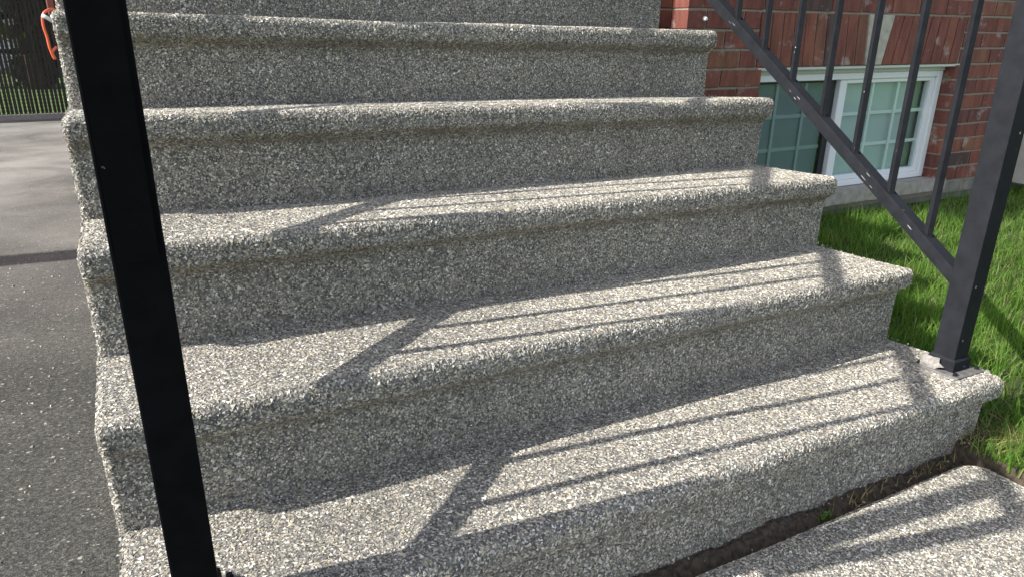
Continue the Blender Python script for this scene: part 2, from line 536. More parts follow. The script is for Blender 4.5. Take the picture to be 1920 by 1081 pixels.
# soil in the joint in front of the steps
sx = np.linspace(0.5, 2.25, 260); sy = np.linspace(-0.5, 0.12, 110)


def soil_z(x, y):
    if x < 1.79:
        t = min(max((0.022 - y) / 0.03, 0), 1)
        z = (-0.010 + SIDE * x) * (1 - t) - 0.052 * t
    else:
        z = lawn_z(x, y) + 0.008 - 0.06 * max(0, x - 2.0)
    return z


SXY = np.array([(x, y, 0.0) for y in sy for x in sx])
SH = 0.007 * vnoise(SXY, 22) + 0.006 * vnoise(SXY + 9, 60) + 0.005 * vnoise(SXY + 5, 120)
sv = [(p[0], p[1], soil_z(p[0], p[1]) + SH[k]) for k, p in enumerate(SXY)]
sf = [(j * 260 + i, j * 260 + i + 1, (j + 1) * 260 + i + 1, (j + 1) * 260 + i) for j in range(109) for i in range(259)]
tag(mesh_obj('soil', sv, sf, M_SOIL), 'dark soil in the joint below the lowest step', kind='structure')


# ------------------------------------------------------------------ pebble chips
PAL = np.array([[0.075, 0.075, 0.080], [0.13, 0.128, 0.125], [0.20, 0.195, 0.185], [0.27, 0.26, 0.235], [0.34, 0.31, 0.26],
                [0.41, 0.375, 0.315], [0.46, 0.45, 0.43], [0.60, 0.59, 0.57], [0.30, 0.255, 0.19]])
PAL = (PAL.mean(0) + 0.90 * (PAL - PAL.mean(0))) * 1.27 * np.array([1.01, 1.0, 0.945])
PW = np.array([0.09, 0.10, 0.13, 0.15, 0.17, 0.13, 0.11, 0.07, 0.05])


def chips(name, P, Nn, size, parent, dirt=None, tilt=0.15):
    """one mesh of flat irregular stone chips set at P with normals Nn"""
    keep = rng.random(len(P)) > 0.01 + 0.05 * np.clip(vnoise(P + 40.0, 11.0), 0, 1)     # lost stones
    P, Nn = P[keep], Nn[keep]
    if dirt is not None: dirt = dirt[keep]
    n = len(P); K = 3
    rv = rng.normal(size=(n, 3))
    Nt = Nn + tilt * rng.normal(size=(n, 3)); Nt /= np.linalg.norm(Nt, axis=1)[:, None]
    T = np.cross(Nt, rv); T /= np.linalg.norm(T, axis=1)[:, None]
    B = np.cross(Nt, T)
    sz = size * np.exp(0.26 * rng.normal(size=n)); el = rng.uniform(1.0, 1.6, n)
    ang = (np.arange(K)[None] + rng.uniform(-0.22, 0.22, (n, K))) * 2 * np.pi / K
    rad = rng.uniform(0.78, 1.2, (n, K))
    u = np.cos(ang) * rad * (sz * np.sqrt(el))[:, None]; v = np.sin(ang) * rad * (sz / np.sqrt(el))[:, None]
    h = rng.uniform(0.10, 0.28, n) * sz
    base = P[:, None] + u[..., None] * T[:, None] + v[..., None] * B[:, None] - (Nt * 0.0022)[:, None]
    k = rng.uniform(0.62, 0.86, (n, 1, 1))
    top = P[:, None] + (u[..., None] * T[:, None] + v[..., None] * B[:, None]) * k + (Nt * h[:, None])[:, None]
    co = np.concatenate([top, base], 1).reshape(-1, 3)          # 6 verts a chip
    o = np.arange(n)[:, None] * (2 * K)
    sides = []
    for i in range(K):
        j = (i + 1) % K
        sides += [i, K + i, K + j, j]
    pat = np.array(list(range(K)) + sides)
    idx = (o + pat[None]).ravel()
    lens = np.tile([K] + [4] * K, n)
    c = PAL[rng.choice(len(PAL), n, p=PW)] * rng.uniform(0.82, 1.18, (n, 1))
    c = c * (1 + 0.11 * vnoise(P, 4.0) + 0.08 * vnoise(P, 17.0))[:, None]
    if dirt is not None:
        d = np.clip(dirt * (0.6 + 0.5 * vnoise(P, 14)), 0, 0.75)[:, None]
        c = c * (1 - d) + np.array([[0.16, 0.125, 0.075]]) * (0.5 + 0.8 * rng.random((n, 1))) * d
    cc = np.ones((n, 2 * K, 4)); cc[:, :, :3] = c[:, None]
    ob = fast_mesh(name, co, lens, n * (K + 1), idx, M_CHIP, parent, cc.reshape(-1, 4))
    ob['kind'] = 'stuff'
    return ob


# ------------------------------------------------------------------ steps
def arc(cx, cz, r, a0, a1, n):
    return [(cx + r * math.cos(R(a0 + (a1 - a0) * i / n)), cz + r * math.sin(R(a0 + (a1 - a0) * i / n))) for i in range(n + 1)]


def profile(last=False):
    """front profile of one step, y from the nosing, z from the tread: riser foot > cove > nosing > back of tread"""
    p = [(OVER + 0.002, -RISE - 0.05), (OVER + 0.002, -0.15), (OVER + 0.001, -0.100)]
    p += arc(OVER - 0.024, -0.082, 0.024, 0, 65, 4)                    # cove sweeping forward
    p += [(0.012, -0.052)]
    p += arc(0.018, -0.036, 0.018, 225, 180, 3)
    p += arc(0.018, -0.018, 0.018, 180, 90, 6)
    back = (RUN + OVER + 0.03) if not last else (YEND - RUN * (NST - 1) - 0.004)
    for k in range(1, 9):
        y = 0.018 + (back - 0.018) * k / 8
        p.append((y, TSL * (y - 0.018)))
    return p


steps = tag(empty('concrete_steps', (WID / 2, 0, 0)), 'grey pebble-faced concrete front steps with rounded nosings climbing to the house', 'steps')


def wobble(P, n):
    """slightly uneven hand-cast surface (metres)"""
    return (vnoise(P + n * 3.1, 3.0) * 0.0026 + vnoise(P + n * 1.7, 9.0) * 0.0012)


def build_step(n):
    last = n == NST
    Y0 = (n - 1) * RUN; Z0 = n * RISE
    pr = np.array(profile(last))
    # resample
    d = np.concatenate([[0], np.cumsum(np.linalg.norm(np.diff(pr, axis=0), axis=1))])
    # normals of profile
    def prof_at(s):
        y = np.interp(s, d, pr[:, 0]); z = np.interp(s, d, pr[:, 1])
        e = 0.004
        ty = np.interp(np.clip(s + e, 0, d[-1]), d, pr[:, 0]) - np.interp(np.clip(s - e, 0, d[-1]), d, pr[:, 0])
        tz = np.interp(np.clip(s + e, 0, d[-1]), d, pr[:, 1]) - np.interp(np.clip(s - e, 0, d[-1]), d, pr[:, 1])
        L = np.sqrt(ty ** 2 + tz ** 2) + 1e-9
        return y, z, -tz / L, ty / L           # outward normal: left of travel direction
    S = np.unique(np.concatenate([d, np.linspace(0, d[-1], 40)]))
    y, z, ny, nz = prof_at(S)
    x0 = 0.002 * (n % 2); x1 = WID - 0.002 * (n % 2)
    RR = 0.014
    st = [(RR * (1 - math.cos(R(a))), RR * (1 - math.sin(R(a)))) for a in (0, 30, 60, 90)]
    xst = [(x0 + b, a_) for (a_, b) in [(RR * (1 - math.sin(R(a))), RR * (1 - math.cos(R(a)))) for a in (0, 30, 60, 90)]]
    # xst: (x, inward offset)
    xs_ = xst + [(x, 0.0) for x in np.linspace(x0 + RR + 0.03, x1 - RR - 0.03, 46)] + [(x0 + x1 - x, o_) for x, o_ in reversed(xst)]
    m = len(S)
    verts = []
    for x, off in xs_:
        P = np.stack([np.full(m, x), Y0 + y - ny * off, Z0 + z - nz * off], 1)
        w = wobble(P, n)
        P[:, 1] += ny * w; P[:, 2] += nz * w + SIDE * x
        verts.append(P)
    nx = len(xs_)
    V = np.concatenate(verts)
    faces = []
    for i in range(nx - 1):
        for j in range(m - 1):
            faces.append((i * m + j, (i + 1) * m + j, (i + 1) * m + j + 1, i * m + j + 1))
    # side caps: close the ring with a back and a bottom
    yb = YEND - 0.004 if not last else YEND - 0.004
    V = list(map(tuple, V))
    for i in (0, nx - 1):
        xx = xs_[i][0]
        ring = [i * m + j for j in range(m)]
        zt = V[ring[-1]][2]
        extra = []
        if not last:
            extra.append((xx, V[ring[-1]][1] + 0.001, zt - 0.012))
            extra.append((xx, yb, zt - 0.012))
        extra.append((xx, yb, V[ring[0]][2]))
        ids = []
        for e in extra:
            V.append(e); ids.append(len(V) - 1)
        f = ring + ids
        faces.append(tuple(f) if i == 0 else tuple(reversed(f)))
    o = mesh_obj('step', V, faces, M_CEM, steps)
    o.location = -steps.location
    # --- chips on riser, nosing and tread
    cell = 0.0042
    s_lo = 0.03 if n > 1 else 0.02
    ns = int((d[-1] - s_lo) / cell); nxx = int((x1 - x0) / cell)
    if last: ns = int((min(d[-1], 0.32)) / cell)
    gs, gx = np.meshgrid(np.arange(ns), np.arange(nxx), indexing='ij')
    s = s_lo + (gs.ravel() + 0.5 + rng.uniform(-0.55, 0.55, gs.size)) * cell
    x = x0 + (gx.ravel() + 0.5 + rng.uniform(-0.55, 0.55, gs.size)) * cell
    s = np.clip(s, 0, d[-1])
    yy, zz, nyy, nzz = prof_at(s)
    # the ends round over
    el = np.clip(x - x0, 0, RR); er = np.clip(x1 - x, 0, RR)
    q = np.minimum(el, er) / RR
    off = RR * (1 - np.sqrt(np.clip(1 - (1 - q) ** 2, 0, 1)))
    sgn = np.where(el < er, -1.0, 1.0) * (1 - q)
    P = np.stack([x, Y0 + yy - nyy * off, Z0 + zz - nzz * off], 1)
    w = wobble(P, n)
    P[:, 1] += nyy * w; P[:, 2] += nzz * w + SIDE * x
    Nn = np.stack([sgn, nyy * np.sqrt(1 - sgn ** 2), nzz * np.sqrt(1 - sgn ** 2)], 1)
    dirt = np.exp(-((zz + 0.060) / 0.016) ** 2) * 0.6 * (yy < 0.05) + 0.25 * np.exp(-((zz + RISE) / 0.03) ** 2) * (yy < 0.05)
    # --- chips on the two ends, coarser
    cs = 0.0095
    ylen = yb - Y0 - OVER
    ny_, nz_ = int(ylen / cs), int((RISE) / cs)
    a, b = np.meshgrid(np.arange(ny_), np.arange(nz_), indexing='ij')
    Ps, Ns = [P], [Nn]; Ds = [dirt]
    for side, xx in ((-1, x0), (1, x1)):
        ey = Y0 + OVER + 0.012 + (a.ravel() + 0.5 + rng.uniform(-.5, .5, a.size)) * cs
        ez = Z0 + SIDE * xx - 0.012 - (b.ravel() + 0.5 + rng.uniform(-.5, .5, a.size)) * cs
        k = (ez > Z0 + SIDE * xx - RISE) & (ey < yb)
        k &= (ey < Y0 + 0.36)
        ey, ez = ey[k], ez[k]
        Ps.append(np.stack([np.full(len(ey), xx), ey, ez], 1)); Ns.append(np.tile([float(side), 0, 0], (len(ey), 1))); Ds.append(np.zeros(len(ey)))
    c = chips('pebble_facing', np.concatenate(Ps), np.concatenate(Ns), 0.0032, o, np.concatenate(Ds))


for n in range(1, NST + 1):
    build_step(n)

# ------------------------------------------------------------------ walkway slab
def build_slab():
    X0, X1, Y1, Y0_, ZT = 0.20, 1.785, -0.006, -1.40, -0.022
    RR = 0.032
    def surf(x, y):
        ex = np.minimum(x - X0, X1 - x); ey = np.minimum(Y1 - y, y - Y0_)
        # rounded plan corner
        rc = 0.07
        dx = np.clip(rc - ex, 0, None); dyy = np.clip(rc - ey, 0, None)
        e = rc - np.sqrt(dx ** 2 + dyy ** 2)
        e = np.where((dx > 0) & (dyy > 0), e, np.minimum(ex, ey))
        q = np.clip(e / RR, 0, 1)
        z = ZT - RR * (1 - np.sqrt(np.clip(1 - (1 - q) ** 2, 0, 1)))
        P = np.stack([x, y, z], 1)
        P[:, 2] += vnoise(P, 4) * 0.003 + vnoise(P, 14) * 0.0012
        return P, e
    gx = np.unique(np.concatenate([np.linspace(X0, X0 + .08, 9), np.linspace(X0 + .08, X1 - .08, 60), np.linspace(X1 - .08, X1, 14)]))
    gy = np.unique(np.concatenate([np.linspace(Y0_, Y0_ + .08, 9), np.linspace(Y0_ + .08, Y1 - .08, 50), np.linspace(Y1 - .08, Y1, 14)]))
    XX, YY = np.meshgrid(gx, gy, indexing='xy')
    P, e = surf(XX.ravel(), YY.ravel())
    nx, ny = len(gx), len(gy)
    keep = (e > -0.002)
    faces = []
    for j in range(ny - 1):
        for i in range(nx - 1):
            f = (j * nx + i, j * nx + i + 1, (j + 1) * nx + i + 1, (j + 1) * nx + i)
            if all(keep[k] for k in f): faces.append(f)
    bm = bmesh.new()
    vv = [bm.verts.new(p) for p in P]
    for f in faces: bm.faces.new([vv[k] for k in f])
    bmesh.ops.delete(bm, geom=[v for v in bm.verts if not v.link_faces], context='VERTS')
    bnd = [ed for ed in bm.edges if ed.is_boundary]
    r = bmesh.ops.extrude_edge_only(bm, edges=bnd)
    for v in r['geom']:
        if isinstance(v, bmesh.types.BMVert): v.co.z = -0.13
    bmesh.ops.recalc_face_normals(bm, faces=bm.faces[:])
    o = bm_obj('walkway', bm, M_CEM)
    tag(o, 'pebble-faced concrete walkway slab in front of the lowest step', kind='structure')
    cell = 0.0042
    xs_ = np.arange(0.7, X1, cell); ys_ = np.arange(-0.5, Y1, cell)
    XX, YY = np.meshgrid(xs_, ys_)
    x = np.clip(XX.ravel() + rng.uniform(-.55, .55, XX.size) * cell, X0, X1); y = np.clip(YY.ravel() + rng.uniform(-.55, .55, XX.size) * cell, Y0_, Y1)
    P, e = surf(x, y)
    k = e > 0.0005
    x, y = x[k], y[k]; P = P[k]
    h = 0.002
    Px, _ = surf(np.clip(x + h, X0, X1), y); Py, _ = surf(x, np.clip(y + h, Y0_, Y1))
    Nn = np.cross(Px - P, Py - P); Nn += np.array([0, 0, 1e-7]); Nn /= np.linalg.norm(Nn, axis=1)[:, None]
    chips('pebble_facing', P, Nn, 0.0032, o)
    # sides of the slab towards the steps and the lawn
    n1 = 1500
    ya = rng.uniform(-0.75, -0.03, n1)
    Pa = np.stack([np.full(n1, X1 - 0.001), ya, rng.uniform(-0.10, -0.052, n1)], 1)
    xb = rng.uniform(0.6, X1 - .06, 3200)
    Pb = np.stack([xb, np.full(3200, Y1 - 0.001), rng.uniform(-0.10, -0.052, 3200)], 1)
    chips('pebble_facing', np.concatenate([Pa, Pb]), np.concatenate([np.tile([1., 0, 0], (n1, 1)), np.tile([0, 1., 0], (3200, 1))]), 0.0046, o)


build_slab()

# ------------------------------------------------------------------ railings
SLOPE = 0.687


def railing(px, py, label, front, lift=0.0, y_first=0.222, y_gap=0.1203):
    ZB = RISE + TSL * py + SIDE * px            # tread under the post
    root = tag(empty('stair_railing', (px, py, ZB)), label, 'railing', 'railings either side of the steps')
    inv = -Vector((px, py, ZB))

    paint = M_PAINT if front else M_PAINT_SHADED  # left railing: shade of its near side is put into the paint colour

    def part(name, bm, mat=None, parent=root, smooth=False):
        mat = mat or paint
        o = bm_obj(name, bm, mat, parent, smooth)
        if parent is root: o.location = inv
        return o
    w = 0.0268
    b0 = 0.297 + lift                           # bottom rail centre line z at y = 0
    t0 = 0.297 + 0.872                          # hand rail
    y0r = py + w
    ytop = 1.45
    ptop = t0 + SLOPE * (py - w) - 0.016
    part('post', box_bm(px - w, px + w, py - w, py + w, ZB + 0.010, ptop, 0.0025, 2))
    # flared sleeve of the base
    bm = bmesh.new()
    rings = []
    for zz, ww in ((ZB + 0.006, w + 0.0065), (ZB + 0.036, w + 0.0055), (ZB + 0.041, w + 0.0015)):
        rings.append([bm.verts.new((px + i * ww, py + j * ww, zz)) for i, j in ((-1, -1), (1, -1), (1, 1), (-1, 1))])
    for k in range(2):
        for i in range(4):
            bm.faces.new((rings[k][i], rings[k][(i + 1) % 4], rings[k + 1][(i + 1) % 4], rings[k + 1][i]))
    bm.faces.new(rings[2]); bm.faces.new(rings[0][::-1])
    part('base_sleeve', bm)
    bm = box_bm(px - 0.056, px + 0.050, py - 0.060, py + 0.056, 0.0015, 0.0085, 0.0015, 1)
    for v in bm.verts: v.co.z += RISE + TSL * v.co.y + SIDE * v.co.x
    part('base_plate', bm, M_PLATE)
    for i, j in ((-1, -1), (1, -1), (1, 1), (-1, 1)):
        bm = bmesh.new()
        bmesh.ops.create_cone(bm, cap_ends=True, segments=6, radius1=0.0060, radius2=0.0050, depth=0.006,
                              matrix=Matrix.Translation((px + i * 0.043, py + j * 0.045, RISE + TSL * (py + j * 0.045) + SIDE * (px + i * 0.043) + 0.0115)))
        part('bolt', bm)
    # sloping bottom rail with a lip along its lower edge
    p0 = (px, y0r - 0.002, b0 + SLOPE * y0r); p1 = (px, ytop, b0 + SLOPE * ytop)
    part('bottom_rail', bar_bm(p0, p1, 0.036, 0.025, bevel=0.002))
    q = 0.0195
    part('rail_lip', bar_bm((px, p0[1], p0[2] - q), (px, p1[1], p1[2] - q), 0.029, 0.007, bevel=0.001))
    part('top_rail', bar_bm((px, py - 0.115, t0 + SLOPE * (py - 0.115)), (px, ytop, t0 + SLOPE * ytop), 0.044, 0.024, bevel=0.004))
    if not front:
        # end of the hand rail leans back down to the post
        part('rail_return', bar_bm((px - 0.001, py - 0.036, 0.70), (px - 0.001, py - 0.106, t0 + SLOPE * (py - 0.106) - 0.008), 0.040, 0.036, up=(0, 1, 0)))
    k = 0
    while y_first + y_gap * k < ytop - 0.04:
        yb_ = y_first + y_gap * k
        zb = b0 + SLOPE * yb_; zt = t0 + SLOPE * yb_
        h = 0.0077
        bb = box_bm(-h, h, -h, h, zb + 0.004, zt - 0.006, 0.0012, 1)
        bmesh.ops.transform(bb, matrix=Matrix.Translation((px, yb_, 0)) @ Matrix.Rotation(R(-27), 4, 'Z'), verts=bb.verts[:])
        part('baluster', bb)
        k += 1
    # upper post on the landing
    part('post', box_bm(px - w, px + w, ytop, ytop + 2 * w, NST * RISE - 0.05, NST * RISE + 1.12, 0.0025, 2))
    if front:
        # paint knocked off the near face of the bottom rail
        for yc, n_ in ((0.958, 2), (0.687, 3), (0.412, 3), (0.263, 1)):
            for q_ in range(n_):
                bm = bmesh.new()
                yq = yc - 0.014 * q_ + random.uniform(-.004, .004); zq = b0 + SLOPE * yq + random.uniform(-0.010, 0.011)
                L_, t_ = random.uniform(0.005, 0.013), random.uniform(0.0006, 0.0016)
                vv = []
                for a_ in range(7):
                    an = a_ * 2 * math.pi / 7; rr_ = random.uniform(0.6, 1.2)
                    u_, v_ = math.cos(an) * L_ * rr_, math.sin(an) * t_ * rr_
                    vv.append(bm.verts.new((px - 0.01835, yq + u_ * 0.82 - v_ * 0.57, zq + u_ * 0.57 + v_ * 0.82)))
                bm.faces.new(vv)
                part('paint_scuff', bm, M_SCUFF)
        # broken grout on the left of the base
        bm = bmesh.new()
        bmesh.ops.create_icosphere(bm, subdivisions=2, radius=1.0)
        for v in bm.verts:
            nn = float(vnoise(np.array(v.co) * 1.0, 2.2))
            v.co = Vector((v.co.x * 0.012, v.co.y * 0.026, v.co.z * 0.017)) * (1 + 0.6 * nn) * random.uniform(0.85, 1.12)
            v.co += Vector((px - 0.039, py + 0.018, ZB + 0.018))
        part('grout', bm, M_GROUT)
        for k in range(26):
            bm = bmesh.new()
            r_ = random.uniform(0.003, 0.008)
            bmesh.ops.create_icosphere(bm, subdivisions=1, radius=r_)
            s_ = random.choice([0, 1, 2])
            if s_ == 0: cx, cy = px - 0.066 + random.uniform(-.012, .008), py + random.uniform(-.06, .06)
            elif s_ == 1: cx, cy = px + random.uniform(-.06, .06), py - 0.064 + random.uniform(-.01, .006)
            else: cx, cy = px + 0.058 + random.uniform(-.004, .015), py + random.uniform(-.06, .05)
            for v in bm.verts:
                v.co *= random.uniform(0.75, 1.2); v.co.z *= 0.6
                v.co += Vector((cx, cy, RISE + TSL * cy + SIDE * cx + 0.003))
            part('grout_crumb', bm, M_GROUT)
    return root


M_PLATE = mat_plain('worn_plate', (0.13, 0.125, 0.12), 0.7, noise=0.5, nscale=70)
M_SCUFF = mat_plain('bare_primer', (0.20, 0.195, 0.19), 0.7, noise=0.4, nscale=200)
M_GROUT = mat_plain('grout', (0.24, 0.228, 0.21), 0.95, noise=0.45, nscale=120)
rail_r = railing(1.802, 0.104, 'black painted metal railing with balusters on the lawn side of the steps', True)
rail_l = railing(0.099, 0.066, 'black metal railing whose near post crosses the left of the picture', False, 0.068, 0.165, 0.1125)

# ------------------------------------------------------------------ brick house
house = tag(empty('brick_house', (3.2, YW, 0.1)), 'red brick house with a white basement window below a stone keystone lintel', 'house')
HL = -house.location


def hpart(name, bm, mat, parent=house, smooth=False):
    o = bm_obj(name, bm, mat, parent, smooth)
    if parent is house: o.location = HL
    return o


XC = 2.195                              # corner of the return
OX0, OX1, OZ0, OZ1 = 2.645, 4.055, 0.152, 0.762   # window opening
CH = 0.0796
CZ = 0.125                              # bed joint under the first course
ZT = CZ + CH * 14                      # top of the bricks built one by one
XR = 5.25
# mortar backing as a wall with an opening (set 4 mm behind the brick faces)
ym = YW + 0.006
def wall_backing():
    bm = bmesh.new()
    for a, b_, c_, d_ in ((XC + 0.004, OX0 - 0.004, 0.052, ZT), (OX1 + 0.004, XR, 0.052, ZT), (OX0 - 0.004, OX1 + 0.004, OZ1 + 0.003, ZT), (OX0 - 0.004, OX1 + 0.004, 0.052, 0.085)):
        box_bm(a, b_, ym, YW + 0.10, c_, d_, bm=bm)
    return bm
wall = hpart('wall', wall_backing(), M_MORTAR)
hpart('upper_wall', box_bm(XC, 8.5, YW, YW + 0.35, ZT + 0.002, 3.0), M_BWALL)
hpart('side_wall', box_bm(XR + 0.001, 8.5, YW, YW + 0.35, 0.0, ZT - 0.001), M_BWALL)
hpart('door_wall', box_bm(0.10, XC + 0.20, YEND, YEND + 0.3, 0.0, 3.0), M_BWALL)
hpart('return_wall', box_bm(XC + 0.006, XC + 0.2, YW + 0.101, YEND - 0.001, 0.05, ZT), M_MORTAR)
hpart('return_wall', box_bm(XC, XC + 0.2, YW + 0.351, YEND - 0.001, ZT + 0.002, 3.0), M_BWALL)
hpart('house_body', box_bm(0.104, 8.5, YEND + 0.301, 7.4, 0.0, 3.0), M_BWALL)
bm = bmesh.new()
e = 0.25
rv = [bm.verts.new(p) for p in ((0.10 - e, YW - 0.02, 3.0), (8.5 + e, YW - 0.02, 3.0), (8.5 + e, 7.4 + e, 3.0), (0.10 - e, 7.4 + e, 3.0), (1.9, 4.6, 4.4), (6.6, 4.6, 4.4))]
for f in ((3, 2, 1, 0), (0, 1, 5, 4), (2, 3, 4, 5), (1, 2, 5), (3, 0, 4)):
    bm.faces.new([rv[i] for i in f])
hpart('roof', bm, M_ROOF)
hpart('foundation', box_bm(XC + 0.02, 8.5, YW + 0.025, YW + 0.30, -0.3, 0.0515), M_FOUND)

# bricks one by one: three shared brick meshes, scaled to length
def brick_mesh(seed):
    rr = random.Random(seed)
    bm = box_bm(-0.5, 0.5, -0.05, 0.05, -0.0347, 0.0347)
    bmesh.ops.subdivide_edges(bm, edges=[e for e in bm.edges if abs(e.verts[0].co.x - e.verts[1].co.x) > 0.5], cuts=2)
    for v in bm.verts:
        v.co.z += rr.uniform(-0.0013, 0.0013)
        if v.co.y < 0: v.co.y += rr.uniform(-0.0012, 0.0014)
        if abs(v.co.x) > 0.49: v.co.x += rr.uniform(-0.006, 0.006)
    bmesh.ops.bevel(bm, geom=[e for e in bm.edges if e.calc_face_angle(0) > 1.0], offset=0.0022, segments=1, affect='EDGES')
    bm.normal_update()
    me = bpy.data.meshes.new('brick'); bm.to_mesh(me); bm.free(); me.materials.append(M_BRICK)
    return me


BR = [brick_mesh(s) for s in range(5)]


def brick(x0, x1, zc, y=YW, rotz=0.0, hscale=1.0):
    o = bpy.data.objects.new('brick', random.choice(BR)); C.objects.link(o)
    o.parent = wall
    if rotz == 0:
        o.location = ((x0 + x1) / 2, y + 0.05 + random.uniform(-0.0012, 0.0012), zc)
        o.scale = (x1 - x0, 1, hscale)
    else:
        o.location = (y, (x0 + x1) / 2, zc); o.scale = (x1 - x0, 1, hscale); o.rotation_euler = (0, 0, rotz)
    return o


J = 0.0105
LX0, LX1 = 2.60, 4.075
for k in range(14):
    zc = CZ + CH * (k + 0.5)
    spans = [(XC, XR)]
    if k < 8: spans = [(XC, OX0), (OX1, XR)]
    if 8 <= k <= 10: spans = [(XC, LX0), (LX1, XR)]
    for a, b_ in spans:
        first = True
        x = a
        while x < b_ - 0.03:
            L = 0.21
            if first:
                if a == XC: L = 0.21 if k % 2 else 0.10
                else: L = 0.21 if k % 2 == 0 else 0.10
                if a == LX1: L = 0.155 if k % 2 else 0.05
                first = False
            x1 = min(x + L, b_)
            if b_ - x1 < 0.045: x1 = b_
            if x1 == b_ or b_ - x1 > 0: brick(x + (0 if x == a else J / 2), x1 - (0 if x1 == b_ else J / 2), zc)
            x = x1
    # return bricks (face -X at XC): the corner brick is the front one, then headers running back
    yb0 = YW + 0.1005 + (0.0 if k % 2 else 0.0)
    brick(yb0 + J / 2, yb0 + (0.10 if k % 2 else 0.21), zc, y=XC + 0.05, rotz=-math.pi / 2)
    brick(yb0 + (0.10 if k % 2 else 0.21) + J, YEND - 0.002, zc, y=XC + 0.05, rotz=-math.pi / 2)
    # reveal bricks right of the window are the ends of the front bricks: a second brick behind
    if k < 8:
        brick(OX1, OX1 + 0.10, zc, y=YW + 0.1015)
        brick(OX0 - 0.10, OX0, zc, y=YW + 0.1015)
# course level with the sill
for a, b_ in ((XC, 2.57), (4.145, XR)):
    x = a
    while x < b_ - 0.03:
        x1 = min(x + 0.21, b_)
        hpart('foundation_block', box_bm(x + J / 2, x1 - J / 2, YW + 0.004, YW + 0.09, 0.0535, CZ - 0.006, 0.003), M_FOUND)
        x = x1
# soldier course: leaning slightly out from the keystone
zb, zt_ = 0.767, CZ + CH * 11 - 0.005
kc = 3.385
def soldier(xb0, xb1, xt0, xt1, mat, name, proud=0.0):
    bm = bmesh.new()
    y0, y1 = YW - proud + random.uniform(-.001, .001), YW + 0.098
    lo = [(xb0, y0, zb), (xb1, y0, zb), (xb1, y1, zb), (xb0, y1, zb)]
    hi = [(xt0, y0, zt_), (xt1, y0, zt_), (xt1, y1, zt_), (xt0, y1, zt_)]
    vv = [bm.verts.new(p) for p in lo + hi]
    for f in ((0, 3, 2, 1), (4, 5, 6, 7), (0, 1, 5, 4), (1, 2, 6, 5), (2, 3, 7, 6), (3, 0, 4, 7)):
        bm.faces.new([vv[i] for i in f])
    bmesh.ops.bevel(bm, geom=bm.edges[:], offset=0.0025, segments=1, affect='EDGES')
    o = bm_obj(name, bm, mat, wall)
    return o
soldier(kc - 0.060, kc + 0.054, kc - 0.086, kc + 0.096, M_STONE, 'keystone', 0.006)
def fan(edge_b, edge_t, end_b, end_t, n):
    for i in range(n):
        f0, f1 = i / n, (i + 1) / n
        g = 0.0035 * (1 if end_b > edge_b else -1)
        xb0, xb1 = edge_b + (end_b - edge_b) * f0 + g, edge_b + (end_b - edge_b) * f1 - g
        xt0, xt1 = edge_t + (end_t - edge_t) * f0 + g, edge_t + (end_t - edge_t) * f1 - g
        if xb0 > xb1: xb0, xb1, xt0, xt1 = xb1, xb0, xt1, xt0
        soldier(xb0, xb1, xt0, xt1, M_BRICK, 'brick')
fan(kc + 0.058, kc + 0.100, 4.06, 4.07, 8)
fan(kc - 0.064, kc - 0.090, 2.607, 2.602, 10)

# sill
bm = box_bm(2.575, 4.14, YW - 0.035, YW + 0.16, 0.088, 0.1515)
bmesh.ops.subdivide_edges(bm, edges=[e for e in bm.edges if abs(e.verts[0].co.x - e.verts[1].co.x) > 0.5], cuts=30)
for v in bm.verts:
    if v.co.y < YW: v.co.y += random.uniform(-0.0035, 0.003)
    if v.co.y < YW and v.co.z < 0.11: v.co.z += random.uniform(-0.0015, 0.002)
bmesh.ops.bevel(bm, geom=[e for e in bm.edges if e.calc_face_angle(0) > 1.0], offset=0.004, segments=2, affect='EDGES')
hpart('window_sill', bm, M_SILL)
hpart('lintel_trim', box_bm(OX0 - 0.02, OX1 + 0.035, YW + 0.004, YW + 0.11, OZ1 - 0.011, OZ1 + 0.001, 0.001), M_TRIM)

# window: frame ring > two sashes with grilles between panes
yf = YW + 0.060
win = hpart('window', box_bm(OX0 + 0.002, OX1 - 0.002, yf + 0.075, yf + 0.085, OZ0 + 0.002, OZ1 - 0.013), M_DARK)


def wpart(name, bm, mat):
    o = bm_obj(name, bm, mat, win)
    return o


def ring(name, x0, x1, z0, z1, wl_, wr, wb, wt, ya, yb_, mat, bev=0.003):
    for nm, a in (('_side', (x0, x0 + wl_, z0, z1)), ('_side', (x1 - wr, x1, z0, z1)), ('_rail', (x0 + wl_ + .0002, x1 - wr - .0002, z0, z0 + wb)), ('_rail', (x0 + wl_ + .0002, x1 - wr - .0002, z1 - wt, z1))):
        wpart(name + nm, box_bm(a[0], a[1], ya, yb_, a[2], a[3], bev, 1), mat)


win.data.materials.clear(); win.data.materials.append(M_ROOM)
FX0, FX1, FZ0, FZ1 = OX0 + 0.003, OX1 - 0.003, OZ0 + 0.002, OZ1 - 0.0135
wpart('head_flashing', box_bm(FX0, FX1, yf - 0.006, yf + 0.05, FZ1 - 0.020, FZ1, 0.002), M_TRIM)
FZ1 -= 0.021
ring('frame', FX0, FX1, FZ0, FZ1, 0.040, 0.040, 0.030, 0.032, yf, yf + 0.070, M_VINYL)
# fixed right sash
ring('sash', 3.266, FX1 - 0.0405, FZ0 + 0.0305, FZ1 - 0.0325, 0.052, 0.034, 0.026, 0.020, yf + 0.012, yf + 0.050, M_VINYL)
